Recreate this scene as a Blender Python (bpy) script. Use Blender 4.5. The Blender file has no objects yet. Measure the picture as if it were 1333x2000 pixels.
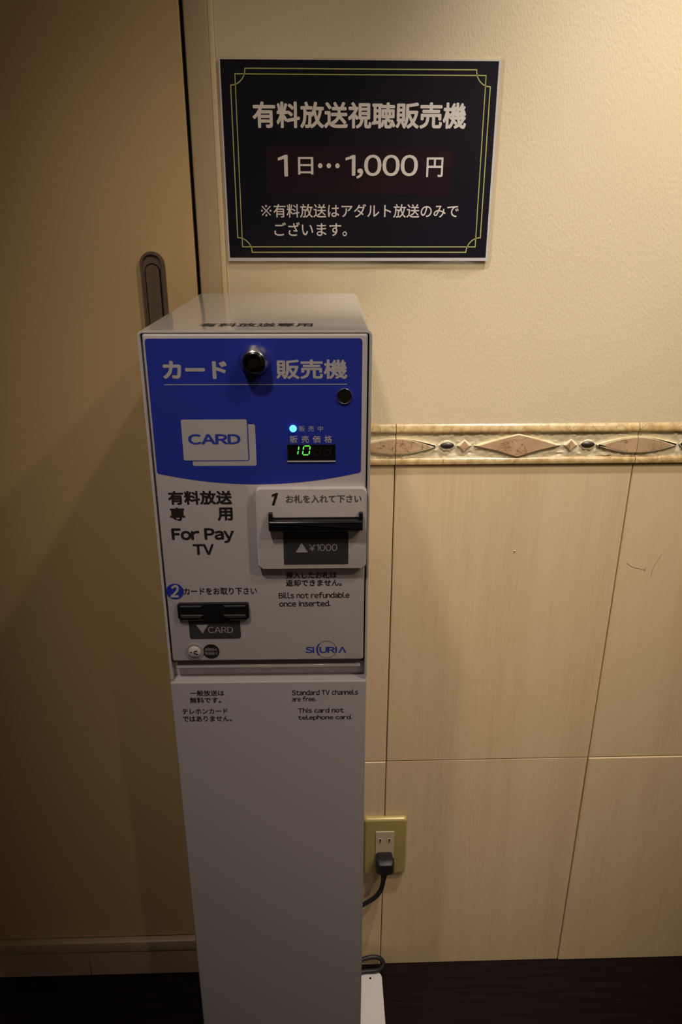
import bpy, bmesh, math, random
from mathutils import Vector, Matrix, noise
C = bpy.context.scene.collection
sc = bpy.context.scene
random.seed(7)

# ------------------------------------------------------------------ camera
CAM_Z, CAM_Y = 1.2595, -0.95
PITCH, YAW, ROLL, FPX = 0.3770, -0.0306, 0.0015, 1453.2
cd = bpy.data.cameras.new('camera'); cam = bpy.data.objects.new('camera', cd); C.objects.link(cam)
fwd = Vector((-math.sin(YAW)*math.cos(PITCH), math.cos(YAW)*math.cos(PITCH), -math.sin(PITCH)))
right = Vector((math.cos(YAW), math.sin(YAW), 0)); up = right.cross(fwd)
r2 = math.cos(ROLL)*right + math.sin(ROLL)*up; u2 = -math.sin(ROLL)*right + math.cos(ROLL)*up
m = Matrix((r2, u2, -fwd)).transposed().to_4x4(); m.translation = Vector((0, CAM_Y, CAM_Z))
cam.matrix_world = m
cd.sensor_fit = 'VERTICAL'; cd.sensor_height = 24.0; cd.lens = FPX/2000*24.0
cd.clip_start = 0.01
sc.camera = cam
# ------------------------------------------------------------------ world, exposure, lights
sc.view_settings.view_transform = 'Standard'; sc.view_settings.look = 'None'
sc.view_settings.gamma = 1; sc.view_settings.use_curve_mapping = False
sc.view_settings.exposure = 0.0
w = bpy.data.worlds.new('world'); sc.world = w; w.use_nodes = True
w.node_tree.nodes['Background'].inputs[0].default_value = (0.9, 0.78, 0.66, 1)
w.node_tree.nodes['Background'].inputs[1].default_value = 0.01
CEIL = 2.32
def spot(name, loc, target, power, col, angle, blend, radius):
    l = bpy.data.lights.new(name, 'SPOT'); l.energy = power; l.color = col
    l.spot_size = math.radians(angle); l.spot_blend = blend; l.shadow_soft_size = radius
    o = bpy.data.objects.new(name, l); C.objects.link(o); o.location = loc
    o.rotation_euler = (Vector(target)-Vector(loc)).to_track_quat('-Z', 'Y').to_euler()
    return o
LZ = CEIL-0.02
LAMPS = [(0.50, -0.35), (0.65, -0.85), (1.05, -1.25), (0.95, -2.55), (-0.30, -1.00)]
spot('lamp_beam_near_wall', (0.50, -0.35, LZ), (0.28, 0, 0.99), 66, (0.93, 0.90, 0.90), 36, 1.0, 0.03)
spot('lamp_beam_accent', (0.65, -0.85, LZ), (0.42, 0, 0.95), 32, (1, 0.89, 0.77), 38, 1.0, 0.03)
spot('lamp_beam_accent_high', (0.62, -0.85, LZ), (0.33, 0, 1.26), 18, (1.0, 0.86, 0.68), 68, 1.0, 0.03)
spot('lamp_beam_side', (1.05, -1.25, LZ), (1.05, -1.25, 0), 22, (1, 0.83, 0.62), 140, 0.7, 0.03)
spot('lamp_beam_hall', (0.95, -2.55, LZ), (0.95, -2.55, 0), 19, (1, 0.83, 0.66), 140, 0.7, 0.03)
spot('added_key_machine', (-0.30, -1.00, LZ), (-0.07, -0.30, 1.22), 32, (1, 0.87, 0.76), 40, 1.0, 0.05)  # added key light to brighten the machine front, no known lamp there

# ------------------------------------------------------------------ materials
def mat(name, col, rough=0.5, metal=0.0, coat=0.0, spec=0.5, emit=None, estr=0.0):
    M = bpy.data.materials.new(name); M.use_nodes = True
    b = M.node_tree.nodes['Principled BSDF']
    b.inputs['Base Color'].default_value = (*col, 1); b.inputs['Roughness'].default_value = rough
    b.inputs['Metallic'].default_value = metal; b.inputs['Coat Weight'].default_value = coat
    b.inputs['Coat Roughness'].default_value = 0.08
    b.inputs['Specular IOR Level'].default_value = spec
    if emit: b.inputs['Emission Color'].default_value = (*emit, 1); b.inputs['Emission Strength'].default_value = estr
    return M
def nodes(M): return M.node_tree.nodes, M.node_tree.links, M.node_tree.nodes['Principled BSDF']
def coords(M, scale):
    n, l, b = nodes(M)
    tc = n.new('ShaderNodeTexCoord'); mp = n.new('ShaderNodeMapping'); mp.inputs['Scale'].default_value = scale
    l.new(tc.outputs['Object'], mp.inputs['Vector']); return mp.outputs['Vector']
def add_noise(M, vec, scale, detail=4, rough=0.55):
    n, l, b = nodes(M); t = n.new('ShaderNodeTexNoise'); l.new(vec, t.inputs['Vector'])
    t.inputs['Scale'].default_value = scale; t.inputs['Detail'].default_value = detail
    t.inputs['Roughness'].default_value = rough; return t.outputs['Fac']
def ramp(M, fac, stops):
    n, l, b = nodes(M); r = n.new('ShaderNodeValToRGB'); l.new(fac, r.inputs['Fac'])
    els = r.color_ramp.elements
    while len(els) < len(stops): els.new(0.5)
    for e, (p, c) in zip(els, stops): e.position = p; e.color = (*c, 1)
    return r.outputs['Color']
def bump(M, h, strength, dist):
    n, l, b = nodes(M); t = n.new('ShaderNodeBump'); t.inputs['Strength'].default_value = strength
    t.inputs['Distance'].default_value = dist; l.new(h, t.inputs['Height']); l.new(t.outputs['Normal'], b.inputs['Normal'])
def setcol(M, c): n, l, b = nodes(M); l.new(c, b.inputs['Base Color'])

wallpaper_m = mat('wallpaper', (0.74, 0.64, 0.46), 0.75, spec=0.25)
v = coords(wallpaper_m, (1, 1, 1)); f1 = add_noise(wallpaper_m, v, 6, 2)
setcol(wallpaper_m, ramp(wallpaper_m, f1, [(0.3, (0.78, 0.645, 0.41)), (0.7, (0.81, 0.67, 0.43))]))
n_, l_, b_ = nodes(wallpaper_m)
mp2 = n_.new('ShaderNodeMapping'); mp2.inputs['Rotation'].default_value = (0, 0.42, 0); mp2.inputs['Scale'].default_value = (520, 520, 210)
tc2 = n_.new('ShaderNodeTexCoord'); l_.new(tc2.outputs['Object'], mp2.inputs['Vector'])
bump(wallpaper_m, add_noise(wallpaper_m, mp2.outputs['Vector'], 1.0, 2, 0.6), 0.6, 0.0008)

door_m = mat('door_laminate', (0.66, 0.47, 0.225), 0.45, spec=0.35)
v = coords(door_m, (1, 1, 1)); setcol(door_m, ramp(door_m, add_noise(door_m, v, 3, 2), [(0.3, (0.65, 0.465, 0.225)), (0.7, (0.68, 0.485, 0.235))]))
frame_m = mat('frame_paint', (0.52, 0.39, 0.22), 0.4)
caulk_m = mat('caulk', (0.78, 0.62, 0.36), 0.45)
base_m = mat('baseboard_vinyl', (0.50, 0.38, 0.27), 0.35)
gap_m = mat('dark_gap', (0.012, 0.008, 0.007), 0.8, spec=0.1)
grout_m = mat('grout', (0.22, 0.13, 0.06), 0.9)

tile_m = mat('wall_tile_ceramic', (0.66, 0.5, 0.3), 0.38, spec=0.4)
v = coords(tile_m, (1, 1, 0.035)); v2 = coords(tile_m, (1, 1, 0.02))
fa = add_noise(tile_m, v, 260, 3, 0.6); fb = add_noise(tile_m, v2, 26, 3, 0.5)
n_, l_, b_ = nodes(tile_m)
mx = n_.new('ShaderNodeMath'); mx.operation = 'MULTIPLY_ADD'; mx.inputs[1].default_value = 0.45
l_.new(fa, mx.inputs[0]); mb = n_.new('ShaderNodeMath'); mb.operation = 'MULTIPLY'; mb.inputs[1].default_value = 0.55
l_.new(fb, mb.inputs[0]); l_.new(mb.outputs[0], mx.inputs[2])
setcol(tile_m, ramp(tile_m, mx.outputs[0], [(0.32, (0.72, 0.52, 0.30)), (0.5, (0.79, 0.59, 0.345)), (0.68, (0.83, 0.63, 0.385))]))

def marble(name, base, dark, vein, s=55):
    M = mat(name, base, 0.3, spec=0.5, coat=0.2)
    v = coords(M, (1, 1, 1)); n, l, b = nodes(M)
    a = add_noise(M, v, s, 5, 0.6)
    ca = ramp(M, a, [(0.35, dark), (0.6, base)])
    d = add_noise(M, v, s*0.45, 6, 0.62)
    sub = n.new('ShaderNodeMath'); sub.operation = 'SUBTRACT'; sub.inputs[1].default_value = 0.5; l.new(d, sub.inputs[0])
    ab = n.new('ShaderNodeMath'); ab.operation = 'ABSOLUTE'; l.new(sub.outputs[0], ab.inputs[0])
    cr = ramp(M, ab.outputs[0], [(0.0, (1, 1, 1)), (0.012, (0, 0, 0))])
    mixn = n.new('ShaderNodeMix'); mixn.data_type = 'RGBA'; l.new(cr, mixn.inputs['Factor'])
    l.new(ca, mixn.inputs['A']); mixn.inputs['B'].default_value = (*vein, 1)
    l.new(mixn.outputs['Result'], b.inputs['Base Color'])
    return M
inlay_m = marble('marbled_inlay', (0.66, 0.44, 0.255), (0.56, 0.36, 0.20), (0.26, 0.13, 0.05))
bead_m = marble('marbled_moulding', (0.62, 0.46, 0.22), (0.44, 0.28, 0.10), (0.28, 0.15, 0.05), 90)
relief_m = mat('relief_ground', (0.82, 0.71, 0.48), 0.5)
rim_m = mat('cream_glaze', (0.88, 0.75, 0.47), 0.35)
black_bead_m = mat('black_bead', (0.035, 0.028, 0.018), 0.35)

floor_m = mat('dark_wood_floor', (0.05, 0.03, 0.022), 0.75, spec=0.12)
v = coords(floor_m, (0.06, 1, 1)); fl = add_noise(floor_m, v, 160, 5, 0.65)
setcol(floor_m, ramp(floor_m, fl, [(0.35, (0.006, 0.0025, 0.0030)), (0.55, (0.011, 0.0045, 0.0045)), (0.75, (0.018, 0.009, 0.008))]))
bump(floor_m, fl, 0.4, 0.001)
ceil_m = mat('ceiling_paint', (0.75, 0.68, 0.56), 0.8)
hall_m = mat('hall_paint', (0.40, 0.33, 0.26), 0.8)

white_m = mat('white_powder_coat', (0.66, 0.62, 0.61), 0.28, spec=0.5, coat=0.9)
panel_m = mat('door_panel_coat', (0.62, 0.575, 0.58), 0.42, spec=0.4)
ped_shaded_m = mat('pedestal_coat_shaded', (0.43, 0.40, 0.41), 0.36, spec=0.4)  # door paint made darker: shade on the pedestal is put into its colour
blue_m = mat('blue_print', (0.024, 0.042, 0.42), 0.4)
lblue_m = mat('blue_ink', (0.03, 0.055, 0.42), 0.5)
ink_white_m = mat('white_ink', (0.53, 0.50, 0.50), 0.45)
ink_black_m = mat('black_ink', (0.02, 0.018, 0.018), 0.45)
ink_grey_m = mat('grey_ink', (0.12, 0.11, 0.11), 0.45)
label_m = mat('charcoal_label', (0.045, 0.043, 0.045), 0.45)
label_ink_m = mat('label_ink', (0.42, 0.40, 0.41), 0.5)
black_pl_m = mat('black_plastic', (0.010, 0.010, 0.012), 0.25)
black_pl2_m = mat('grey_black_plastic', (0.028, 0.027, 0.032), 0.55)
cord_m = mat('black_rubber', (0.010, 0.009, 0.012), 0.5)
chrome_m = mat('chrome', (0.85, 0.80, 0.75), 0.2, metal=1)
darkchrome_m = mat('dark_chrome', (0.16, 0.15, 0.14), 0.18, metal=1)
bezel_m = mat('bezel_plastic', (0.63, 0.58, 0.58), 0.45)
bronze_m = mat('bronze_anodised', (0.23, 0.17, 0.12), 0.34, metal=0.35)
window_m = mat('display_window', (0.004, 0.004, 0.005), 0.15)
led_m = mat('blue_led', (0.1, 0.4, 0.8), 0.3, emit=(0.10, 0.55, 1.0), estr=2.2)
digit_m = mat('green_digit', (0.1, 0.5, 0.1), 0.4, emit=(0.20, 1.0, 0.10), estr=0.9)
dim_m = mat('unlit_digit', (0.018, 0.014, 0.016), 0.4)
plate_m = mat('champagne_cover_plate', (0.50, 0.38, 0.13), 0.33, metal=0.15)
socket_m = mat('ivory_socket', (0.62, 0.50, 0.33), 0.4)
paper_m = mat('white_paper', (0.66, 0.60, 0.60), 0.5, coat=0.3)
print_m = mat('navy_print', (0.006, 0.006, 0.014), 0.3, coat=0.6)
red_m = mat('maroon_print', (0.017, 0.006, 0.012), 0.3, coat=0.6)
yel_m = mat('yellow_green_line', (0.52, 0.52, 0.17), 0.5)
sign_ink_m = mat('sign_ink', (0.80, 0.72, 0.64), 0.5)
film_m = bpy.data.materials.new('laminate_film'); film_m.use_nodes = True
n_, l_, b_ = nodes(film_m)
tr = n_.new('ShaderNodeBsdfTransparent'); tr.inputs[0].default_value = (0.93, 0.92, 0.88, 1)
mixs = n_.new('ShaderNodeMixShader'); mixs.inputs[0].default_value = 0.16
b_.inputs['Base Color'].default_value = (0.75, 0.68, 0.5, 1); b_.inputs['Roughness'].default_value = 0.12
l_.new(tr.outputs[0], mixs.inputs[1]); l_.new(b_.outputs[0], mixs.inputs[2])
l_.new(mixs.outputs[0], n_['Material Output'].inputs['Surface'])
lens_m = mat('lamp_lens', (1, 0.95, 0.85), 0.5, emit=(1, 0.85, 0.65), estr=5)
trimring_m = mat('lamp_trim', (0.75, 0.72, 0.68), 0.4)

# ------------------------------------------------------------------ helpers
def link(name, bm, m, parent=None, smooth=False, loc=None):
    me = bpy.data.meshes.new(name); bmesh.ops.recalc_face_normals(bm, faces=bm.faces[:]); bm.to_mesh(me); bm.free()
    me.materials.append(m)
    if smooth:
        for p in me.polygons: p.use_smooth = True
        try: me.set_sharp_from_angle(angle=math.radians(38))
        except Exception: pass
    o = bpy.data.objects.new(name, me); C.objects.link(o)
    if parent: o.parent = parent
    if loc: o.location = loc
    return o
def empty(name, loc=(0, 0, 0), rz=0):
    o = bpy.data.objects.new(name, None); C.objects.link(o); o.location = loc; o.rotation_euler = (0, 0, rz)
    o.empty_display_size = 0.05
    return o
def tag(o, label=None, cat=None, group=None, kind=None):
    if label: o['label'] = label
    if cat: o['category'] = cat
    if group: o['group'] = group
    if kind: o['kind'] = kind
    return o
def add_box(bm, x0, x1, y0, y1, z0, z1, bev=0.0, seg=2):
    g = bmesh.ops.create_cube(bm, size=1.0)['verts']
    for q in g:
        q.co = Vector((x0 if q.co.x < 0 else x1, y0 if q.co.y < 0 else y1, z0 if q.co.z < 0 else z1))
    if bev:
        es = list({e for q in g for e in q.link_edges})
        bmesh.ops.bevel(bm, geom=es, offset=bev, segments=seg, affect='EDGES', profile=0.5)
    return bm
def box(name, m, parent, x0, x1, y0, y1, z0, z1, bev=0.0, seg=2, smooth=None):
    bm = bmesh.new(); add_box(bm, x0, x1, y0, y1, z0, z1, bev, seg)
    return link(name, bm, m, parent, smooth=bool(bev) if smooth is None else smooth)
def rrect(x0, z0, x1, z1, r, n=6, rs=None):
    rs = rs or (r, r, r, r)      # corners bl, br, tr, tl
    pts = []
    for (cx, cz, a0), rr in zip(((x0, z0, 180), (x1, z0, 270), (x1, z1, 0), (x0, z1, 90)), rs):
        sx = 1 if cx == x0 else -1; sz = 1 if cz == z0 else -1
        if rr <= 0: pts.append((cx, cz)); continue
        for k in range(n+1):
            a = math.radians(a0 + 90*k/n); pts.append((cx+sx*rr+rr*math.cos(a), cz+sz*rr+rr*math.sin(a)))
    return pts
def circle(cx, cz, r, n=32, rz=None):
    return [(cx+r*math.cos(2*math.pi*k/n), cz+(rz or r)*math.sin(2*math.pi*k/n)) for k in range(n)]
def add_prism(bm, pts, yf, yb, bev=0.0, seg=2):
    """outline pts in (x,z), front face at y=yf, back at y=yb"""
    F = [bm.verts.new((x, yf, z)) for x, z in pts]; B = [bm.verts.new((x, yb, z)) for x, z in pts]
    n = len(pts); front = bm.faces.new(F); bm.faces.new(B[::-1])
    for k in range(n): bm.faces.new((F[k], B[k], B[(k+1) % n], F[(k+1) % n]))
    if bev:
        bmesh.ops.bevel(bm, geom=[e for e in front.edges], offset=bev, segments=seg, affect='EDGES', profile=0.5)
    return bm
def prism(name, m, parent, pts, yf, yb, bev=0.0, seg=2, smooth=False):
    bm = bmesh.new(); add_prism(bm, pts, yf, yb, bev, seg)
    return link(name, bm, m, parent, smooth=smooth or bool(bev))
def add_ring(bm, outer, inner, yf, yb):
    n = len(outer); V = [[bm.verts.new((x, y, z)) for x, z in o] for o, y in ((outer, yf), (inner, yf), (inner, yb), (outer, yb))]
    for a in range(4):
        A, Bv = V[a], V[(a+1) % 4]
        for k in range(n): bm.faces.new((A[k], A[(k+1) % n], Bv[(k+1) % n], Bv[k]))
    return bm
def ring(name, m, parent, outer, inner, yf, yb, smooth=False):
    bm = bmesh.new(); add_ring(bm, outer, inner, yf, yb); return link(name, bm, m, parent, smooth)
def add_lathe(bm, prof, cx, cz, n=40):
    """profile list of (radius, y) revolved around the y axis through (cx,cz)"""
    rows = []
    for r, y in prof:
        if r <= 1e-6: rows.append([bm.verts.new((cx, y, cz))]); continue
        rows.append([bm.verts.new((cx+r*math.cos(2*math.pi*k/n), y, cz+r*math.sin(2*math.pi*k/n))) for k in range(n)])
    for A, B in zip(rows, rows[1:]):
        for k in range(n):
            a, b2 = A[k % len(A)], A[(k+1) % len(A)]; c, d = B[(k+1) % len(B)], B[k % len(B)]
            vs = []
            for q in (a, b2, c, d):
                if q not in vs: vs.append(q)
            if len(vs) > 2: bm.faces.new(vs)
    return bm
def lathe(name, m, parent, prof, cx, cz, n=40):
    bm = bmesh.new(); add_lathe(bm, prof, cx, cz, n); return link(name, bm, m, parent, smooth=True)
def catmull(P, per=8):
    P = [Vector(p) for p in P]; Q = [2*P[0]-P[1]]+P+[2*P[-1]-P[-2]]; out = []
    for i in range(1, len(Q)-2):
        for k in range(per):
            t = k/per; a, b, c, d = Q[i-1], Q[i], Q[i+1], Q[i+2]
            out.append(0.5*((2*b)+(c-a)*t+(2*a-5*b+4*c-d)*t*t+(3*b-a-3*c+d)*t**3))
    out.append(P[-1]); return out
def add_tube(bm, path, radii, n=12, flat=1.0):
    rows = []; prev = None
    for i, p in enumerate(path):
        t = (path[min(i+1, len(path)-1)]-path[max(i-1, 0)]).normalized()
        s = prev if prev is not None else (Vector((0, 0, 1)) if abs(t.z) < 0.8 else Vector((0, 1, 0)))
        s = (s - t*s.dot(t)).normalized(); prev = s; q = t.cross(s)
        r = radii[i] if isinstance(radii, list) else radii
        rows.append([bm.verts.new(p+s*r*math.cos(2*math.pi*k/n)+q*r*flat*math.sin(2*math.pi*k/n)) for k in range(n)])
    for A, B in zip(rows, rows[1:]):
        for k in range(n): bm.faces.new((A[k], A[(k+1) % n], B[(k+1) % n], B[k]))
    bm.faces.new(rows[0][::-1]); bm.faces.new(rows[-1])
    return bm
_glyphs = {}
def glyph(ch):
    """filled outline of one character (full-width forms for Latin), as (verts, faces, xmin, xmax)"""
    if ch in _glyphs: return _glyphs[ch]
    if ch == 'I': _glyphs[ch] = ([(0, 0), (0.085, 0), (0.085, 0.733), (0, 0.733)], [(0, 1, 2, 3)], 0, 0.085); return _glyphs[ch]
    if ch == '1':
        _glyphs[ch] = ([(0.25, 0), (0.335, 0), (0.335, 0.733), (0.265, 0.733), (0.25, 0.635), (0.04, 0.565), (0.04, 0.635), (0.16, 0.68)], [(0, 1, 2, 3, 4), (4, 3, 7, 6, 5)], 0.04, 0.335); return _glyphs[ch]
    if ch == '※':
        V, F = [], []
        for a in (45, -45):
            ca, sa = math.cos(math.radians(a)), math.sin(math.radians(a)); b0 = len(V)
            V += [(0.5+ca*u*0.44-sa*v*0.028, 0.38+sa*u*0.44+ca*v*0.028) for u, v in ((-1, -1), (1, -1), (1, 1), (-1, 1))]; F.append(tuple(range(b0, b0+4)))
        for dx, dz in ((0.32, 0), (-0.32, 0), (0, 0.32), (0, -0.32)):
            b0 = len(V); V += [(0.5+dx+0.065*math.cos(k*math.pi/4), 0.38+dz+0.065*math.sin(k*math.pi/4)) for k in range(8)]; F.append(tuple(range(b0, b0+8)))
        _glyphs[ch] = (V, F, 0.1, 0.9); return _glyphs[ch]
    code = ch
    if 33 <= ord(ch) <= 126: code = chr(ord(ch)+0xFEE0)
    if ch == '¥': code = chr(0xFFE5)
    cu = bpy.data.curves.new('lettering_curve', 'FONT'); cu.body = code; cu.resolution_u = 4; cu.size = 1.0
    t = bpy.data.objects.new('tmp', cu); C.objects.link(t)
    dg = bpy.context.evaluated_depsgraph_get(); dg.update()
    me = bpy.data.meshes.new_from_object(t.evaluated_get(dg)); bpy.data.objects.remove(t)
    V = [(q.co.x, q.co.y) for q in me.vertices]; F = [tuple(p.vertices) for p in me.polygons]
    bpy.data.meshes.remove(me)
    xs = [q[0] for q in V]
    _glyphs[ch] = (V, F, min(xs), max(xs)); return _glyphs[ch]
def is_latin(ch): return ord(ch) < 127 or ch in '¥'
KERN = {'r': -0.02, 'i': 0.02, 'l': 0.02, 'T': -0.03, 'A': -0.03, 'V': -0.03, 'P': -0.02, 'F': -0.03, 'y': -0.02, 'v': -0.03, 't': -0.01}
def text(name, s, m, parent, x0, z0, x1, z1, y, bold=0.0, shear=0.0, label=None, plane='XZ', cell=None, gap=0.062):
    """printed lettering: glyph outlines fitted to the ink box (x0,z0)-(x1,z1), standing at depth y facing -y"""
    V, F, cur = [], [], 0.0
    for ch in s:
        if ch == ' ': cur += 0.31 if all(is_latin(q) for q in s) else 0.45; continue
        gv, gf, a, b = glyph(ch)
        if is_latin(ch):
            k = KERN.get(ch, 0.0); off = cur-a+k/2; adv = (b-a)+gap+k
        else: off = cur; adv = 1.0
        copies = [(0, 0)] if bold < 0.004 else [(0, 0)]+[(bold*math.cos(t*math.pi/4), bold*math.sin(t*math.pi/4)) for t in range(8)]
        for ci, (dx, dz) in enumerate(copies):
            base = len(V)
            V += [(px+off+dx+shear*pz, pz+dz, ci) for px, pz in gv]; F += [tuple(base+i for i in f) for f in gf]
        cur += adv
    a = min(q[0] for q in V); b = max(q[0] for q in V); c = min(q[1] for q in V); d = max(q[1] for q in V)
    out = []
    for px, pz, ci in V:
        X = x0+(px-a)/(b-a)*(x1-x0); Z = z0+(pz-c)/(d-c)*(z1-z0); e = ci*3e-6
        out.append((X, y-e, Z) if plane == 'XZ' else (X, Z, y+e))
    me = bpy.data.meshes.new(name); me.from_pydata(out, [], F); me.update(); me.materials.append(m)
    o = bpy.data.objects.new(name, me); C.objects.link(o); o.parent = parent
    if label: o['label'] = label
    return o

# ------------------------------------------------------------------ floor, ceiling, walls
XL, XR, YB = -2.2, 2.6, -3.1
tag(box('floor', floor_m, None, XL, XR, YB, 0.03, -0.05, 0.0), kind='structure', label='dark brown wood-grain floor')
tag(box('ceiling', ceil_m, None, XL, XR, YB, 0.03, CEIL+0.001, CEIL+0.06), kind='structure')
WX0, WX1 = -0.1095, 2.5
wall = tag(box('wall_back', grout_m, None, XL, XR, 0.016, 0.09, 0.0, CEIL), kind='structure', label='cream papered wall above beige wall tiles')
box('wallpaper', wallpaper_m, wall, WX0, WX1, 0.0, 0.016, 1.0066, CEIL-0.001)
tag(box('wall_left', hall_m, None, XL-0.08, XL, YB, 0.03, 0, CEIL), kind='structure')
tag(box('wall_right', hall_m, None, XR, XR+0.08, YB, 0.03, 0, CEIL), kind='structure')
tag(box('wall_front', hall_m, None, XL, XR, YB-0.08, YB, 0, CEIL), kind='structure')
box('wallpaper', wallpaper_m, wall, XL+0.001, -1.075, 0.0, 0.016, 0.0735, CEIL-0.001)

# beige wall tiles, two rows, joints 1.4 mm
TW = 0.3243; TX = 0.1015; jt = 0.0007; random.seed(3)
kcol = -1
x = TX - TW
offs_low = {-1: -0.0007, 0: 0.0006, 1: -0.0009}
while x < 2.3:
    a, b = max(x, WX0)+jt, x+TW-jt
    for row, (z0, z1) in enumerate(((0.001, 0.4565-jt), (0.4565+jt, 0.9492))):
        oy = offs_low.get(kcol, 0.0003*math.sin(kcol*5)) if row == 0 else 0.0001*kcol
        bm = bmesh.new(); add_box(bm, a, b, 0.0+oy, 0.015, z0, z1, 0.0009, 1)
        link('wall_tile', bm, tile_m, wall)
    x += TW; kcol += 1
# small chip standing proud of the tile and a scuff beside it
bm = bmesh.new(); bmesh.ops.create_icosphere(bm, subdivisions=2, radius=1)
for q in bm.verts: q.co = Vector((0.275+q.co.x*0.0016, -0.0003+q.co.y*0.0009, 0.8214+q.co.z*0.0011))
tag(link('chip', bm, socket_m, wall, True), label='tiny pale fleck on the tile')
scuff_m = mat('scuff', (0.42, 0.31, 0.19), 0.6)
for P in ([(0.4385, 0, 0.8005), (0.447, 0, 0.7945), (0.459, 0, 0.7915), (0.468, 0, 0.789)], [(0.4665, 0, 0.793), (0.466, 0, 0.786)], [(0.4862, 0, 0.813), (0.481, 0, 0.8), (0.4772, 0, 0.789), (0.4770, 0, 0.779)]):
    bm = bmesh.new(); add_tube(bm, [Vector((q.x, 0.0002, q.z)) for q in catmull(P, 5)], 0.0005, 6)
    tag(link('scuff', bm, scuff_m, wall, True), label='faint grey scuff mark')

# relief border tiles along the top of the tiling
border = tag(empty('trim_1', (0, 0, 0)), kind='structure', label='relief border of cream tiles with marbled diamonds and ovals')
PROF = [(1.0066, -0.0001), (1.0062, -0.0008), (1.0040, -0.0022), (1.0002, -0.0040), (0.9985, -0.0044), (0.9960, -0.0044), (0.9948, -0.0036), (0.9940, 0.0002)]
PROF2 = [(0.9612, 0.0002), (0.9606, -0.0016), (0.9592, -0.0032), (0.9572, -0.0043), (0.9545, -0.0045), (0.9522, -0.0042), (0.9510, -0.0028), (0.9506, 0.0004)]
def strip(bm, prof, x0, x1, yb=0.012):
    rows = [[bm.verts.new((x0, y, z)), bm.verts.new((x1, y, z))] for z, y in prof]
    rows = [[bm.verts.new((x0, yb, prof[0][0])), bm.verts.new((x1, yb, prof[0][0]))]]+rows+[[bm.verts.new((x0, yb, prof[-1][0])), bm.verts.new((x1, yb, prof[-1][0]))]]
    for A, B in zip(rows, rows[1:]): bm.faces.new((A[0], A[1], B[1], B[0]))
    bm.faces.new([r[0] for r in rows]); bm.faces.new([r[1] for r in rows][::-1])
def shape_insert(name, m, parent, pts, base=0.0020, h=-0.0042, bev=0.0018, cx=None):
    """cream glazed rim with the marbled inlay set on its flat face"""
    bm = bmesh.new(); add_prism(bm, pts, h+0.0002, base, bev, 2); link('inlay_rim', bm, rim_m, parent, False)
    cx = sum(p[0] for p in pts)/len(pts) if cx is None else cx; hz = max(p[1] for p in pts)-ZC; hx = max(p[0] for p in pts)-min(p[0] for p in pts)
    k = 1-0.0013/hz; ins_ = [(cx+(x-cx)*(1-0.004/hx*2), ZC-0.0003+(z-ZC)*k) for x, z in pts]
    bm = bmesh.new(); add_prism(bm, ins_, h-0.0003, h+0.0004); return link(name, bm, m, parent, False)
def relief(bm, x0, x1, z0, z1, nx, nz):
    g = [[None]*(nz+1) for _ in range(nx+1)]
    for i in range(nx+1):
        for j in range(nz+1):
            X = x0+(x1-x0)*i/nx; Z = z0+(z1-z0)*j/nz
            nn = noise.noise(Vector((X*150, Z*260, 3.1)))*0.0009+noise.noise(Vector((X*330, Z*420, 9.1)))*0.0006
            g[i][j] = bm.verts.new((X, -0.0008+nn*1.9, Z))
    for i in range(nx):
        for j in range(nz): bm.faces.new((g[i][j], g[i+1][j], g[i+1][j+1], g[i][j+1]))
ZC = 0.9773
def lens_outline(cx, hw, hh, x0, x1, n=22):
    """pointed oval clipped to x0..x1"""
    xa, xb = max(x0, cx-hw), min(x1, cx+hw); top = []; bot = []
    for k in range(n+1):
        X = xa+(xb-xa)*k/n; h = hh*(1-abs((X-cx)/hw)**1.9)
        h = max(h, 0.0003)
        top.append((X, ZC+h)); bot.append((X, ZC-h))
    return bot+top[::-1]
kt = -1
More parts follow.
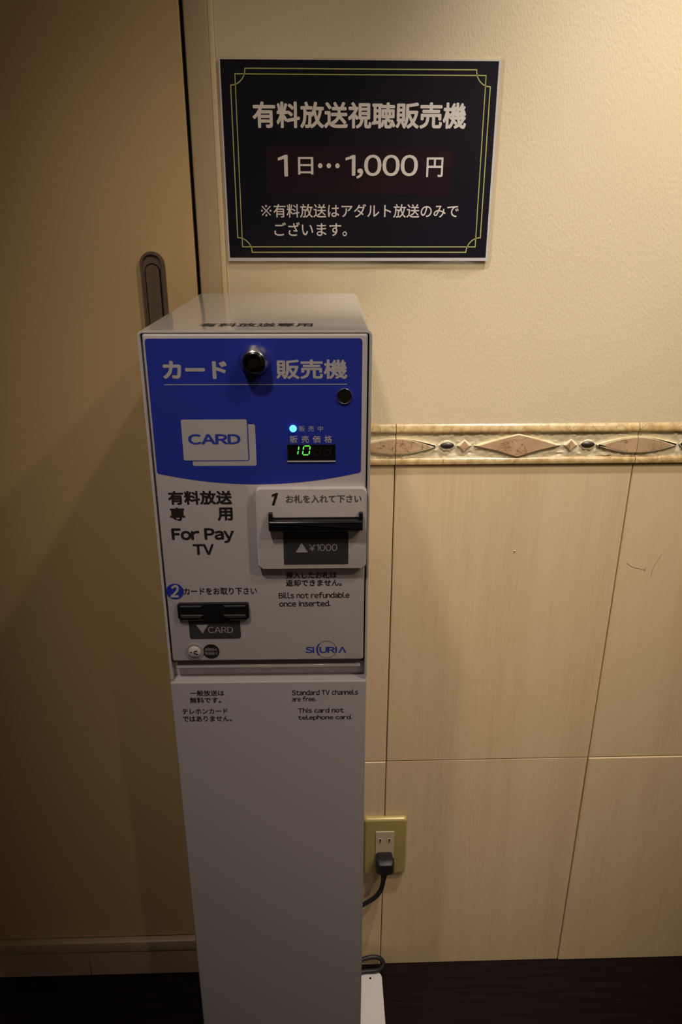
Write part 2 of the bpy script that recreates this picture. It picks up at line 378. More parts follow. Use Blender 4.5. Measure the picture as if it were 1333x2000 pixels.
while TX+kt*TW < 2.3:
    a = max(TX+kt*TW, WX0)+0.0004; b = TX+(kt+1)*TW-0.0004
    t = empty('border_tile'); t.parent = border
    bm = bmesh.new(); strip(bm, PROF, a, b); link('top_moulding', bm, bead_m, t, True)
    bm = bmesh.new(); strip(bm, PROF2, a, b); link('bottom_moulding', bm, bead_m, t, True)
    bm = bmesh.new(); relief(bm, a, b, 0.9605, 0.9945, int((b-a)/0.0022), 16); link('relief_ground', bm, relief_m, t, True)
    c0 = TX+(kt+0.5)*TW+0.001            # middle of this tile: the big diamond
    def ins(nm, m, pts, **kw):
        if max(p[0] for p in pts) < a+0.002 or min(p[0] for p in pts) < a-0.001: return
        shape_insert(nm, m, t, pts, **kw)
    ins('diamond', inlay_m, [(c0-0.058, ZC), (c0-0.028, ZC-0.0068), (c0, ZC-0.0160), (c0+0.028, ZC-0.0068), (c0+0.058, ZC), (c0+0.028, ZC+0.0088), (c0, ZC+0.0165), (c0-0.028, ZC+0.0088)])
    for s in (-1, 1):
        cs = c0+s*0.0715
        ins('small_diamond', inlay_m, [(cs-0.0100, ZC), (cs, ZC-0.0085), (cs+0.0100, ZC), (cs, ZC+0.0085)], h=-0.0036, bev=0.0022)
        cb = c0+s*0.0945
        if cb > a+0.01:
            bm = bmesh.new(); bmesh.ops.create_uvsphere(bm, u_segments=20, v_segments=12, radius=1)
            for q in bm.verts: q.co = Vector((cb+q.co.x*0.0098, -0.0016+q.co.y*0.0034, ZC+0.0003+q.co.z*0.0042))
            link('bead', bm, black_bead_m, t, True)
            bm = bmesh.new(); add_prism(bm, lens_outline(cb, 0.0112, 0.0075, cb-0.0112, cb+0.0112, 12), -0.0024, 0.002, 0.0012, 1); link('bead_seat', bm, relief_m, t, False)
    xr = TX+(kt+1)*TW
    ins('oval_half', inlay_m, lens_outline(xr, 0.0545, 0.0112, xr-0.0545, b), cx=xr)
    if TX+kt*TW > WX0:
        xl = TX+kt*TW; pts = lens_outline(xl, 0.0545, 0.0112, a, xl+0.0545)
        shape_insert('oval_half', inlay_m, t, pts, cx=xl)
    kt += 1

# ------------------------------------------------------------------ door, frame and baseboard at the left
DZ0 = 0.086
door = tag(box('door_1', door_m, None, -1.03, -0.1470, 0.0005, 0.0155, DZ0, 2.05, 0.0012, 1), kind='structure', label='flush beige door with a recessed bronze pull')
box('door_gap', gap_m, wall, -0.1470, -0.1425, 0.010, 0.016, 0.05, 2.05)
hd = prism('door_handle', bronze_m, door, rrect(-0.2135, 1.085, -0.1840, 1.2215, 0.01474, 12), -0.0035, 0.0005, 0.002, 2)
hd['label'] = 'bronze recessed pull'
ring('handle_rim', bronze_m, hd, rrect(-0.2128, 1.0857, -0.1847, 1.2208, 0.0140, 12), rrect(-0.2103, 1.0882, -0.1872, 1.2183, 0.0115, 12), -0.0062, -0.0034)
prism('tab_recess', gap_m, hd, rrect(-0.2080, 1.0885, -0.1893, 1.2080, 0.00930, 12), -0.0037, -0.0034)
prism('finger_tab', bronze_m, hd, rrect(-0.2065, 1.090, -0.1908, 1.2065, 0.00784, 12), -0.0062, -0.0033, 0.0011, 2)
jamb = tag(box('trim_2', frame_m, None, -0.1425, -0.1160, -0.0030, 0.0155, 0.0, 2.09, 0.0022, 3), kind='structure', label='beige painted door jamb')
box('caulk_bead', caulk_m, jamb, -0.1162, -0.1098, -0.0022, 0.0155, 0.0, 2.09, 0.0016, 2)
tag(box('trim_3', frame_m, None, -1.075, -1.035, -0.0030, 0.0155, 0.0, 2.09, 0.0022, 3), kind='structure')
tag(box('trim_4', frame_m, None, -1.035, -0.1427, -0.0030, 0.0155, 2.054, 2.09, 0.0022, 3), kind='structure')
bb = tag(box('baseboard_left', base_m, None, -1.03, -0.1427, -0.0090, 0.0155, 0.0600, 0.0835, 0.0022, 3), kind='structure', label='brown baseboard strip under the door')
random.seed(5)
for a, b in ((-1.03, -0.738), (-0.737, -0.4160), (-0.4152, -0.1427)):
    box('baseboard_tile', base_m, bb, a, b, -0.0065, 0.0155, 0.001, 0.0592, 0.0008, 1)

# ------------------------------------------------------------------ card vending machine
MW, MD, MT, MB = 0.1909, 0.3150, 1.1743, 0.8420
vm = empty('card_vending_machine', (-0.1467, -0.3336, 0.0), -0.0092)
tag(vm, 'slim white and blue card vending machine on a tall grey pedestal by the door', 'vending machine')
# cabinet: sheet-metal hood open at the front
bm = bmesh.new(); t_ = 0.0024
def rshell(inset, zb, r):
    return rrect(inset, zb, MW-inset, MT-inset, 0, 5, rs=(0, 0, r, r))
bm = bmesh.new(); add_ring(bm, rshell(0, MB, 0.0045), rshell(t_, MB+0.0, 0.0025), 0.0, MD)
# the ring closes the bottom with a zero-thickness strip: removed
low = [f for f in bm.faces if all(abs(q.co.z-MB) < 1e-5 for q in f.verts)]
bmesh.ops.delete(bm, geom=low, context='FACES')
es = [e for e in bm.edges if all(abs(q.co.y) < 1e-6 for q in e.verts) and not e.is_boundary]
bmesh.ops.bevel(bm, geom=[e for e in es if len(e.link_faces) == 2 and abs(e.calc_face_angle(0)) > 0.5], offset=0.0007, segments=2, affect='EDGES')
es = [e for e in bm.edges if all(abs(q.co.y-MD) < 1e-6 for q in e.verts) and len(e.link_faces) == 2 and abs(e.calc_face_angle(0)) > 0.5]
bmesh.ops.bevel(bm, geom=es, offset=0.0010, segments=2, affect='EDGES')
cab = link('cabinet', bm, white_m, vm, True); cab['label'] = 'white sheet-metal hood with a glossy top'
box('back_panel', white_m, cab, t_, MW-t_, MD-0.004, MD-0.001, MB, MT-t_)
box('inner_liner', gap_m, cab, t_+0.0001, MW-t_-0.0001, 0.0121, 0.018, 0.8562, MT-t_-0.0001)
text('lettering', '有料放送専用', ink_black_m, cab, 0.0455, 0.0225, 0.1420, 0.0445, MT+0.00012, 0.022, plane='XY')
# door
DL, DR, DB, DTp = 0.0042, 0.1872, 0.8632, 1.1716
door_out = rrect(DL, DB, DR, DTp, 0.0018, 4)
dr = prism('front_door', panel_m, vm, door_out, -0.0010, 0.0120, 0.0016, 3); dr['label'] = 'light grey front door with printed instructions'
YF = -0.00112
N = 30
blue = rrect(0.0062, 0, 0.1828, 1.1682, 0.0028, 6)[14:]   # top two corners only
bl = [(0.0062+0.0015, 1.0530)]
arc = [(0.0072+(0.1816-0.0072)*k/N, 1.0428+0.0102*abs(2*k/N-1)**2.0) for k in range(N+1)]
blue = [(0.0062, 1.0545)]+arc+[(0.1828, 1.0545)]+[p for p in rrect(0.0062, 1.0, 0.1828, 1.1682, 0.0028, 6) if p[1] > 1.1]
bp = prism('blue_panel', blue_m, dr, blue, YF, -0.0009); bp['label'] = 'deep blue printed panel with a curved lower edge'
def dtext(s, x0, z0, x1, z1, m=ink_black_m, bold=0.015, parent=None, y=YF-0.0001, **k):
    return text('lettering', s, m, parent or dr, x0, z0, x1, z1, y, bold, **k)
dtext('カード', 0.0187, 1.1352, 0.0715, 1.1503, ink_white_m, 0.040)
dtext('販売機', 0.1117, 1.1350, 0.1706, 1.1512, ink_white_m, 0.026)
prism('underline', ink_white_m, dr, [(0.0187, 1.1303), (0.1704, 1.1303), (0.1704, 1.1309), (0.0187, 1.1309)], YF-0.0001, YF)
c2 = prism('card_picture', ink_white_m, dr, rrect(0.0378, 1.0600, 0.0925, 1.0967, 0.0014, 4), YF-0.0001, YF)
prism('card_outline', blue_m, dr, rrect(0.0296, 1.0643, 0.0866, 1.1018, 0.0018, 4), YF-0.0002, YF-0.0001)
prism('card_picture', ink_white_m, dr, rrect(0.0303, 1.0650, 0.0857, 1.1010, 0.0012, 4), YF-0.0003, YF-0.0002)
dtext('CARD', 0.0352, 1.0792, 0.0799, 1.0884, lblue_m, 0.036, y=YF-0.0004)
dtext('販 売 中', 0.1296, 1.0902, 0.1500, 1.0951, ink_white_m, 0.0, parent=dr)
dtext('販 売 価 格', 0.1218, 1.0802, 0.1578, 1.0866, ink_white_m, 0.012)
dtext('有料放送', 0.0137, 1.0243, 0.0697, 1.0373, bold=0.034)
dtext('専', 0.0140, 1.0091, 0.0275, 1.0217, bold=0.032)
dtext('用', 0.0560, 1.0090, 0.0695, 1.0215, bold=0.034)
dtext('For Pay', 0.0140, 0.9873, 0.0697, 1.0018, bold=0.036)
dtext('TV', 0.0320, 0.9757, 0.0509, 0.9863, bold=0.036)
dtext('カードをお取り下さい', 0.0204, 0.9350, 0.0878, 0.9422, bold=0.018)
dtext('挿入したお札は', 0.1150, 0.9509, 0.1616, 0.9579, bold=0.020)
dtext('返却できません。', 0.1148, 0.9430, 0.1663, 0.9500, bold=0.020)
dtext('Bills not refundable', 0.1078, 0.9306, 0.1735, 0.9368, bold=0.016)
dtext('once inserted.', 0.1080, 0.9219, 0.1559, 0.9281, bold=0.016)
# numeral two on a blue disc
prism('number_disc', blue_m, dr, circle(0.0124, 0.9386, 0.0081, 36), YF-0.0001, YF)
dtext('2', 0.0081, 0.9322, 0.0165, 0.9450, ink_black_m, 0.045, y=YF-0.00015, shear=0.2)
dtext('2', 0.0078, 0.9325, 0.0162, 0.9453, ink_white_m, 0.035, y=YF-0.0002, shear=0.2)
# maker's mark: SI, ring, URI, open A
dtext('SI', 0.1316, 0.8713, 0.1400, 0.8781, lblue_m, 0.024)
dtext('URI', 0.1451, 0.8713, 0.1618, 0.8779, lblue_m, 0.024)
dtext('Λ', 0.1634, 0.8712, 0.1707, 0.8778, lblue_m, 0.020)
ring('logo_ring', mat('logo_grey', (0.22, 0.20, 0.21), 0.5), dr, circle(0.15185, 0.8751, 0.0098, 48, 0.0096), circle(0.15185, 0.8751, 0.0093, 48, 0.0091), YF-0.0001, YF)
pts = []
for k in range(13):
    a = math.radians(140+80*k/12); pts.append((0.15185+0.0099*math.cos(a), 0.8751+0.0097*math.sin(a)))
for k in range(13):
    a = math.radians(220-80*k/12); pts.append((0.1526+0.0090*math.cos(a), 0.8751+0.0093*math.sin(a)))
prism('logo_arc', lblue_m, dr, pts, YF-0.00015, YF)
# round sticker with two lines of tiny print
prism('round_sticker', ink_black_m, dr, circle(0.0417, 0.8741, 0.0079, 36), YF-0.0002, YF)['label'] = 'round black sticker with two lines of print'
dtext('盗難防止', 0.0357, 0.8747, 0.0478, 0.8780, label_ink_m, 0.0, y=YF-0.0003)
dtext('警報器付', 0.0357, 0.8703, 0.0478, 0.8736, label_ink_m, 0.0, y=YF-0.0003)
# anti-theft round latch
lt = ring('round_latch', mat('latch_ring_grey', (0.36, 0.33, 0.34), 0.5), dr, circle(0.0258, 0.8740, 0.0088, 40), circle(0.0258, 0.8740, 0.0062, 40), -0.0016, -0.0008, True)
lathe('latch_disc', bezel_m, lt, [(0.0061, -0.0009), (0.0060, -0.0022), (0.0052, -0.0028), (0, -0.0029)], 0.0258, 0.8740)
for (cx, cz, a, L) in ((0.0271, 0.8753, 20, 0.0036), (0.0273, 0.8726, -20, 0.0040), (0.0228, 0.8742, 10, 0.0018)):
    ca, sa = math.cos(math.radians(a)), math.sin(math.radians(a)); h = 0.00055
    prism('latch_mark', ink_black_m, lt, [(cx+ca*u*L/2-sa*v_*h, cz+sa*u*L/2+ca*v_*h) for u, v_ in ((-1, -1), (1, -1), (1, 1), (-1, 1))], -0.0031, -0.0028)
# indicator lamp and price display
lathe('indicator_lamp', led_m, vm, [(0.0031, -0.0010), (0.0029, -0.0022), (0.0020, -0.0033), (0, -0.0037)], 0.1247, 1.0928, 20)['label'] = 'lit blue round indicator'
dp = ring('price_display', black_pl_m, vm, rrect(0.1194, 1.0642, 0.1606, 1.0787, 0.0004, 2), rrect(0.1200, 1.0654, 0.1600, 1.0781, 0.0003, 2), -0.0016, -0.0009)
dp['label'] = 'black price window showing green digits'
prism('window', window_m, dp, rrect(0.1199, 1.0653, 0.1601, 1.0782, 0.0003, 2), -0.00118, -0.0009)
prism('window_sill', bezel_m, dp, rrect(0.1192, 1.0634, 0.1608, 1.0643, 0.0002, 2), -0.0022, -0.0009)
def seg7(x, z, w_, h_, segs, m, nm='digit_segment', sh=0.16):
    th = 0.00095
    S = {'a': ((0, 1), (1, 1)), 'g': ((0, .5), (1, .5)), 'd': ((0, 0), (1, 0)), 'f': ((0, 1), (0, .5)), 'b': ((1, 1), (1, .5)), 'e': ((0, .5), (0, 0)), 'c': ((1, .5), (1, 0))}
    for k in segs:
        (ax, az), (bx, bz) = S[k]; P, Q = Vector((ax*w_, az*h_)), Vector((bx*w_, bz*h_))
        d = (Q-P).normalized(); P += d*0.0004; Q -= d*0.0004; n = Vector((-d.y, d.x))*th/2
        pts = [P, P+d*th*.5+n, Q-d*th*.5+n, Q, Q-d*th*.5-n, P+d*th*.5-n]
        prism(nm, m, dp, [(x+p.x+p.y*sh, z+p.y) for p in pts], -0.0013, -0.00118)
seg7(0.1221, 1.0695, 0.0060, 0.0080, 'bc', digit_m)
seg7(0.1322, 1.0695, 0.0056, 0.0080, 'abcdef', digit_m)
for xx in (0.1418, 0.1505): seg7(xx, 1.0695, 0.0056, 0.0080, 'abcdefg', dim_m)
# cylinder lock
lk = lathe('lock', chrome_m, vm, [(0.0128, -0.0009), (0.0128, -0.0026), (0.0116, -0.0046), (0.0104, -0.0105), (0.0096, -0.0128), (0.0088, -0.0133), (0.0084, -0.0120), (0.0084, -0.0095)], 0.0949, 1.1506, 48)
lk['label'] = 'domed chrome cylinder lock'
lathe('lock_core', black_pl_m, lk, [(0.0084, -0.0100), (0.0083, -0.0128), (0.0074, -0.0134), (0.0072, -0.0118), (0, -0.0115)], 0.0949, 1.1506, 40)
lathe('core_ring', darkchrome_m, lk, [(0.0071, -0.0117), (0.0070, -0.0137), (0.0062, -0.0139), (0.0060, -0.0118)], 0.0949, 1.1506, 40)
lathe('key_barrel', darkchrome_m, lk, [(0.0038, -0.0114), (0.0037, -0.0132), (0.0026, -0.0132), (0.0025, -0.0120), (0, -0.0118)], 0.0949, 1.1503, 24)
lathe('key_socket', chrome_m, vm, [(0.0068, -0.0009), (0.0068, -0.0020), (0.0063, -0.0026), (0.0058, -0.0020), (0.0058, -0.0012)], 0.1682, 1.1206, 36)['label'] = 'small black key socket with a chrome rim'
kb = lathe('socket_well', black_pl_m, vm, [(0.0058, -0.0010), (0.0057, -0.0018), (0, -0.0017)], 0.1682, 1.1206, 36)
# bill inserter
BF = -0.0080
bz = prism('bill_inserter', bezel_m, vm, rrect(0.0909, 0.9645, 0.1880, 1.0403, 0.0035, 8), BF, -0.0010, 0.0013, 3)
bz['label'] = 'raised light grey bezel around the banknote slot'
yb = BF-0.0001
text('lettering', '1', ink_black_m, bz, 0.1048, 1.0256, 0.1108, 1.0374, yb, 0.05, shear=0.35)
text('lettering', 'お札を入れて下さい', ink_grey_m, bz, 0.1173, 1.0277, 0.1834, 1.0353, yb, 0.028)
sl = bmesh.new(); add_prism(sl, rrect(0.1018, 1.0040, 0.1845, 1.0135, 0.0008, 3), BF-0.0085, BF+0.0002, 0.0022, 4)
slot = link('bill_slot', sl, black_pl_m, bz, True); slot['label'] = 'glossy black banknote slot with two prongs'
for a in (0.1018, 0.1809):
    box('bill_slot_prong', black_pl_m, bz, a, a+0.0036, BF-0.0050, BF+0.0002, 1.0120, 1.0196, 0.0006, 2)
box('bill_mouth', gap_m, bz, 0.1056, 0.1807, BF-0.0020, BF+0.0001, 1.0134, 1.0143)
gl = prism('value_label', label_m, bz, rrect(0.1140, 0.9683, 0.1720, 1.0008, 0.0003, 2), yb, BF); gl['label'] = 'charcoal label marked ¥1000'
prism('arrow_up', label_ink_m, bz, [(0.1248, 0.9805), (0.1357, 0.9805), (0.13025, 0.9898)], yb-0.0001, yb)
text('lettering', '¥1000', label_ink_m, bz, 0.1368, 0.9817, 0.1620, 0.9884, yb-0.0001, 0.002)
# card outlet
cs = prism('card_slot', black_pl_m, vm, rrect(0.0139, 0.9106, 0.0799, 0.9271, 0.0018, 5), -0.0045, -0.0010, 0.0010, 3)
cs['label'] = 'black card outlet with a finger notch'
for a, b in ((0.0165, 0.0370), (0.0565, 0.0770)):
    s1 = 1 if a < 0.04 else -1
    if s1 > 0: q = [(a, 0.9126), (b-0.003, 0.9126), (b, 0.9150), (b, 0.9160), (a, 0.9160)]
    else: q = [(a+0.003, 0.9126), (b, 0.9126), (b, 0.9160), (a, 0.9160), (a, 0.9150)]
    prism('slot_lip', black_pl2_m, cs, q, -0.0060, -0.0044, 0.0004, 1)
    q = [(a, 0.9232), (b-(0.0015 if s1 > 0 else 0), 0.9232), (b, 0.9255), (a, 0.9255)] if s1 > 0 else [(a+0.0015, 0.9232), (b, 0.9232), (b, 0.9255), (a, 0.9255)]
    prism('slot_lip', black_pl2_m, cs, q, -0.0054, -0.0044, 0.0004, 1)
prism('slot_mouth', gap_m, cs, rrect(0.0185, 0.9178, 0.0750, 0.9192, 0.0003, 2), -0.0046, -0.0044)
prism('outlet_tongue', chrome_m, cs, rrect(0.0372, 0.9078, 0.0618, 0.9104, 0.0008, 3), -0.0030, -0.0010, 0.0004, 1)
cl = prism('card_label', label_m, dr, rrect(0.0226, 0.8880, 0.0708, 0.9076, 0, 5, rs=(0.0022, 0.0022, 0, 0)), YF-0.0001, YF); cl['label'] = 'charcoal label marked CARD'
prism('arrow_down', label_ink_m, dr, [(0.0293, 0.9033), (0.0349, 0.8940), (0.0405, 0.9033)], YF-0.0002, YF-0.0001)
dtext('CARD', 0.0402, 0.8943, 0.0637, 0.9011, label_ink_m, 0.002, y=YF-0.0002)
# recess under the door
box('recess_lip', white_m, vm, 0.0062, MW-0.0062, 0.0030, 0.0119, 0.8528, 0.8558, 0.0004, 1)
box('recess_panel', white_m, vm, t_+0.0001, MW-t_-0.0001, 0.0118, 0.0150, 0.8395, 0.8540)
# pedestal
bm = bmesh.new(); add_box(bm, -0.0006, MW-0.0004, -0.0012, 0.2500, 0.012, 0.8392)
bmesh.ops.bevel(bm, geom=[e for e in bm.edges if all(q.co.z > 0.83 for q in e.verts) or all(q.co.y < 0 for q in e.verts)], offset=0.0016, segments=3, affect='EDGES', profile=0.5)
pd = link('pedestal', bm, ped_shaded_m, vm, True); pd['label'] = 'tall plain sheet-metal pedestal, its grey darkened as shade'
yp = -0.0013
for s, b4, bo in (('一般放送は', (0.0179, 0.8237, 0.0513, 0.8302), 0.018), ('無料です。', (0.0173, 0.8153, 0.0479, 0.8221), 0.018), ('テレホンカード', (0.0088, 0.8026, 0.0537, 0.8087), 0.018), ('ではありません。', (0.0086, 0.7934, 0.0572, 0.8001), 0.018),
                  ('Standard TV channels', (0.1177, 0.8234, 0.1826, 0.8296), 0.016), ('are free.', (0.1175, 0.8160, 0.1413, 0.8220), 0.016), ('This card not', (0.1233, 0.8024, 0.1686, 0.8083), 0.018), ('telephone card.', (0.1231, 0.7930, 0.1768, 0.7996), 0.018)):
    text('lettering', s, ink_black_m, pd, *b4, yp-0.0001, bo)
# floor plate
bm = bmesh.new(); pts = rrect(-0.054, 0.004, MW+0.0545, 0.3150, 0.012, 8)
F = [bm.verts.new((x, y, 0.012)) for x, y in pts]; B = [bm.verts.new((x, y, 0.0)) for x, y in pts]
f = bm.faces.new(F); bm.faces.new(B[::-1])
for k in range(len(pts)): bm.faces.new((F[k], B[k], B[(k+1) % len(pts)], F[(k+1) % len(pts)]))
bmesh.ops.bevel(bm, geom=f.edges[:], offset=0.0015, segments=2, affect='EDGES')
fp = link('base_plate', bm, mat('white_base_coat', (0.72, 0.66, 0.62), 0.35), vm, True); fp['label'] = 'white flat base plate with rounded corners'
for hx, hy in ((MW+0.0340, 0.3010), (MW+0.0340, 0.02), (-0.034, 0.02), (-0.034, 0.301)):
    bm = bmesh.new(); bmesh.ops.create_cone(bm, cap_ends=True, segments=16, radius1=0.0019, radius2=0.0019, depth=0.0004)
    for q in bm.verts: q.co += Vector((hx, hy, 0.0121))
    link('screw_hole', bm, gap_m, fp)

# ------------------------------------------------------------------ laminated notice
sg = empty('wall_notice', (-0.107, 0.0, 1.2105))
tag(sg, 'laminated navy notice with yellow double border and white Japanese writing, taped above the machine', 'sign')
def S(x, z): return (x+0.107, z-1.2105)
def sbox(x0, z0, x1, z1): a = S(x0, z0); b = S(x1, z1); return a[0], a[1], b[0], b[1]
# wavy film sheet
bm = bmesh.new(); nx, nz = 60, 24; g = []
fx0, fz0, fx1, fz1 = -0.0015, -0.0078, 0.3188, 0.2132
for i in range(nx+1):
    col = []
    for j in range(nz+1):
        u, v_ = i/nx, j/nz
        X = fx0+(fx1-fx0)*u; Z = fz0+(fz1-fz0)*v_
        wob = max(0, 1-v_*5)*0.0012*(1+math.sin(u*17))+max(0, 1-v_*6)*max(0, (u-0.75))*0.010*math.sin((u-0.75)*14)
        if j == 0: Z += -0.0008*math.sin(u*9)-max(0, u-0.8)*0.008*math.sin((u-0.8)*16)
        col.append((X, -0.0006-wob, Z))
    g.append(col)
V = [[bm.verts.new(p) for p in c] for c in g]
for i in range(nx):
    for j in range(nz): bm.faces.new((V[i][j], V[i+1][j], V[i+1][j+1], V[i][j+1]))
fo = link('laminate_film', bm, film_m, sg, True); fo['label'] = 'clear glossy film showing past the paper edge'
pp = prism('paper', paper_m, sg, rrect(*sbox(-0.1070, 1.2105, 0.2065, 1.4222), 0.0002, 1), -0.0032, -0.0026)
pr = prism('dark_print', print_m, sg, rrect(*sbox(-0.1050, 1.2143, 0.2040, 1.4210), 0.0001, 1), -0.0033, -0.0032)
rp = prism('red_band', red_m, sg, rrect(*sbox(-0.0576, 1.2843, 0.1566, 1.3343), 0.0001, 1), -0.0034, -0.0033); rp['label'] = 'faint maroon rectangle behind the price'
def band(path, wd, closed=True):
    """flat ribbon along a 2-D path -> outer and inner outline"""
    n = len(path); A, B = [], []
    for k in range(n):
        p = Vector(path[k]); d1 = (p-Vector(path[k-1])).normalized(); d2 = (Vector(path[(k+1) % n])-p).normalized()
        n1 = Vector((-d1.y, d1.x)); n2 = Vector((-d2.y, d2.x)); mm = n1+n2
        mm = mm/max(mm.length_squared/2, 0.7) if mm.length > 1e-6 else n1
        A.append(tuple(p+mm*wd/2)); B.append(tuple(p-mm*wd/2))
    return A, B
ox0, oz0, ox1, oz1, rr = *sbox(-0.0945, 1.2205, 0.1960, 1.4125), 0.0165
path = []
for cx, cz, a0 in ((ox0, oz0, 90), (ox1, oz0, 180), (ox1, oz1, 270), (ox0, oz1, 0)):
    arcp = [(cx+rr*math.cos(math.radians(a0-90*k/10)), cz+rr*math.sin(math.radians(a0-90*k/10))) for k in range(11)]
    sx = 1 if cx == ox0 else -1; sz = 1 if cz == oz0 else -1
    path += arcp
A, B = band(path, 0.0011); ring('outer_border', yel_m, sg, A, B, -0.0034, -0.0033)
ix0, iz0, ix1, iz1 = sbox(-0.0893, 1.2266, 0.1905, 1.4070)
path = [(ix0, iz0), (ix1, iz0), (ix1, iz1), (ix0, iz1)]
A, B = band(path, 0.0010); ring('inner_border', yel_m, sg, A, B, -0.0034, -0.0033)
shadow_m = mat('print_shadow', (0.001, 0.001, 0.002), 0.4)
def stext(s, x0, z0, x1, z1, bold=0.0, sh=False, m=sign_ink_m):
    b4 = sbox(x0, z0, x1, z1)
    if sh: text('lettering_shadow', s, shadow_m, sg, b4[0]+0.0010, b4[1]-0.0012, b4[2]+0.0010, b4[3]-0.0012, -0.00345, bold)
    return text('lettering', s, m, sg, *b4, -0.0035, bold)
stext('有料放送視聴販売機', -0.0715, 1.3535, 0.1709, 1.3803, 0.028)
for s, b4, bo in (('1', (-0.0445, 1.3035, -0.0330, 1.3263), 0.020), ('日', (-0.0213, 1.3055, -0.0036, 1.3241), 0.012), ('1,000', (0.0336, 1.3015, 0.1177, 1.3267), 0.016), ('円', (0.1277, 1.3034, 0.1470, 1.3241), 0.012)):
    stext(s, *b4, bo, True)
for cx in (0.0043, 0.0143, 0.0243):
    a = S(cx, 1.3150); prism('dot', sign_ink_m, sg, circle(a[0], a[1], 0.0026, 20), -0.0035, -0.0034)
stext('※有料放送はアダルト放送のみで', -0.0658, 1.2592, 0.1679, 1.2742, 0.008)
stext('ございます。', -0.0507, 1.2387, 0.0356, 1.2542, 0.008)

# ------------------------------------------------------------------ wall outlet
ol = tag(empty('wall_outlet', (0.102, 0.0, 0.2265)), 'champagne wall outlet plate low on the beige tiles beside the pedestal', 'outlet')
def OX(x0, z0, x1, z1): return x0-0.102, z0-0.2265, x1-0.102, z1-0.2265
q4 = OX(0.0665, 0.2265, 0.1385, 0.3470); bm = bmesh.new(); rows = []
for k in range(8):
    a = math.pi/2*k/7; i_ = 0.0052*(1-math.cos(a)); y_ = -0.0035-0.0055*math.sin(a)
    rows.append([bm.verts.new((x, y_, z)) for x, z in rrect(q4[0]+i_, q4[1]+i_, q4[2]-i_, q4[3]-i_, 0.0062-i_, 7)])
rows.insert(0, [bm.verts.new((q.co.x, -0.0011, q.co.z)) for q in rows[0]])
for A_, B_ in zip(rows, rows[1:]):
    for k in range(len(A_)): bm.faces.new((A_[k], A_[(k+1) % len(A_)], B_[(k+1) % len(B_)], B_[k]))
bm.faces.new(rows[0]); bm.faces.new(rows[-1][::-1]); link('cover_plate', bm, plate_m, ol, True)
so = prism('socket', socket_m, ol, rrect(*OX(0.0868, 0.2480, 0.1172, 0.3215), 0.0006, 2), -0.0102, -0.0088, 0.0004, 1); so['label'] = 'ivory two-pin socket insert'
for sx in (0.0945, 0.1095):
    c = OX(sx, 0.3035, 0, 0)
    lathe('pin_dimple', socket_m, so, [(0.0042, -0.0101), (0.0038, -0.0108), (0.0030, -0.0105), (0, -0.0103)], c[0], c[1], 18)
    prism('pin_slot', gap_m, so, rrect(c[0]-0.0008, c[1]-0.0032, c[0]+0.0008, c[1]+0.0038, 0.0002, 1), -0.0112, -0.0100)
# ------------------------------------------------------------------ power cord with moulded plug
pc = tag(empty('power_cord', (0.100, -0.03, 0.0)), 'black power cord plugged into the wall outlet, looping down behind the pedestal', 'power cord')
def L(p): return Vector((p[0]-0.100, p[1]+0.03, p[2]))
bm = bmesh.new()
secs = [(-0.0104, 0.0135, 0.0110), (-0.0200, 0.0135, 0.0110), (-0.0225, 0.0155, 0.0125), (-0.0330, 0.0150, 0.0125), (-0.0375, 0.0120, 0.0100)]
rows = []
for y, hw, hh in secs:
    pts = rrect(-hw, -hh, hw, hh, min(hh*0.45, 0.005), 4)
    rows.append([bm.verts.new(L((0.1015+x, y, 0.2672+z))) for x, z in pts])
for A_, B_ in zip(rows, rows[1:]):
    for k in range(len(A_)): bm.faces.new((A_[k], A_[(k+1) % len(A_)], B_[(k+1) % len(B_)], B_[k]))
bm.faces.new(rows[0]); bm.faces.new(rows[-1][::-1])
link('plug', bm, cord_m, pc, True)['label'] = 'black moulded two-pin plug'
P = catmull([L(p) for p in [(0.1010, -0.0270, 0.262), (0.1008, -0.0280, 0.250), (0.0995, -0.0290, 0.238)]], 6)
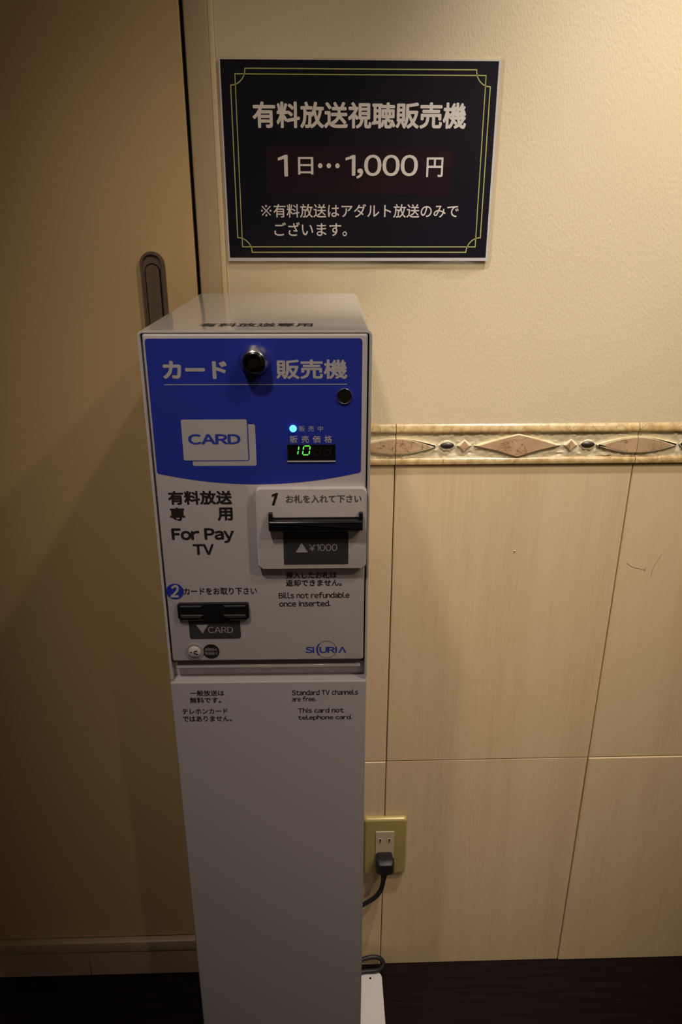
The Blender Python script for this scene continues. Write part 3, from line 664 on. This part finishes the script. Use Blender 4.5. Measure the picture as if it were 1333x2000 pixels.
bm = bmesh.new(); add_tube(bm, P, [0.0066-0.0022*k/(len(P)-1) for k in range(len(P))], 14); link('strain_relief', bm, cord_m, pc, True)
P = [(0.1000, -0.0288, 0.244), (0.0990, -0.029, 0.232), (0.0950, -0.029, 0.213), (0.0850, -0.029, 0.197), (0.0690, -0.029, 0.184), (0.045, -0.030, 0.165), (0.020, -0.034, 0.12), (0.005, -0.036, 0.07), (0.018, -0.030, 0.034),
     (0.050, -0.020, 0.0325), (0.078, -0.014, 0.0360), (0.0950, -0.0125, 0.0340), (0.1045, -0.0150, 0.0265), (0.1020, -0.0215, 0.0195), (0.0900, -0.0240, 0.0160), (0.065, -0.026, 0.0158), (0.030, -0.042, 0.0158), (-0.020, -0.050, 0.0158), (-0.060, -0.052, 0.030), (-0.070, -0.0745, 0.060), (-0.070, -0.0820, 0.075)]
bm = bmesh.new(); add_tube(bm, [q for q in catmull([L(p) for p in P], 8)], 0.0039, 12); link('cord', bm, cord_m, pc, True)

# ------------------------------------------------------------------ recessed ceiling lamps
names = ['recessed ceiling lamp closest to the papered wall', 'recessed ceiling lamp second from the papered wall', 'recessed ceiling lamp furthest right, above the floor', 'recessed ceiling lamp far out in the hall behind the camera', 'added recessed lamp in front of the door, lighting the machine']  # the last one is an added housing for the machine key light
for (lx, ly), nm in zip(LAMPS, names):
    e = tag(empty('ceiling_lamp', (lx, ly, CEIL)), nm, 'ceiling lamp', 'recessed ceiling lamps')
    n = 32; bm = bmesh.new()
    prof = [(0.050, 0.0), (0.050, -0.004), (0.044, -0.005), (0.040, -0.001)]
    rows = [[bm.verts.new((r*math.cos(2*math.pi*k/n), r*math.sin(2*math.pi*k/n), z)) for k in range(n)] for r, z in prof]
    for A_, B_ in zip(rows, rows[1:]):
        for k in range(n): bm.faces.new((A_[k], A_[(k+1) % n], B_[(k+1) % n], B_[k]))
    link('trim_ring', bm, trimring_m, e, True)
    bm = bmesh.new(); bmesh.ops.create_circle(bm, cap_ends=True, segments=32, radius=0.040)
    for q in bm.verts: q.co.z = -0.0005
    link('lens', bm, lens_m, e)
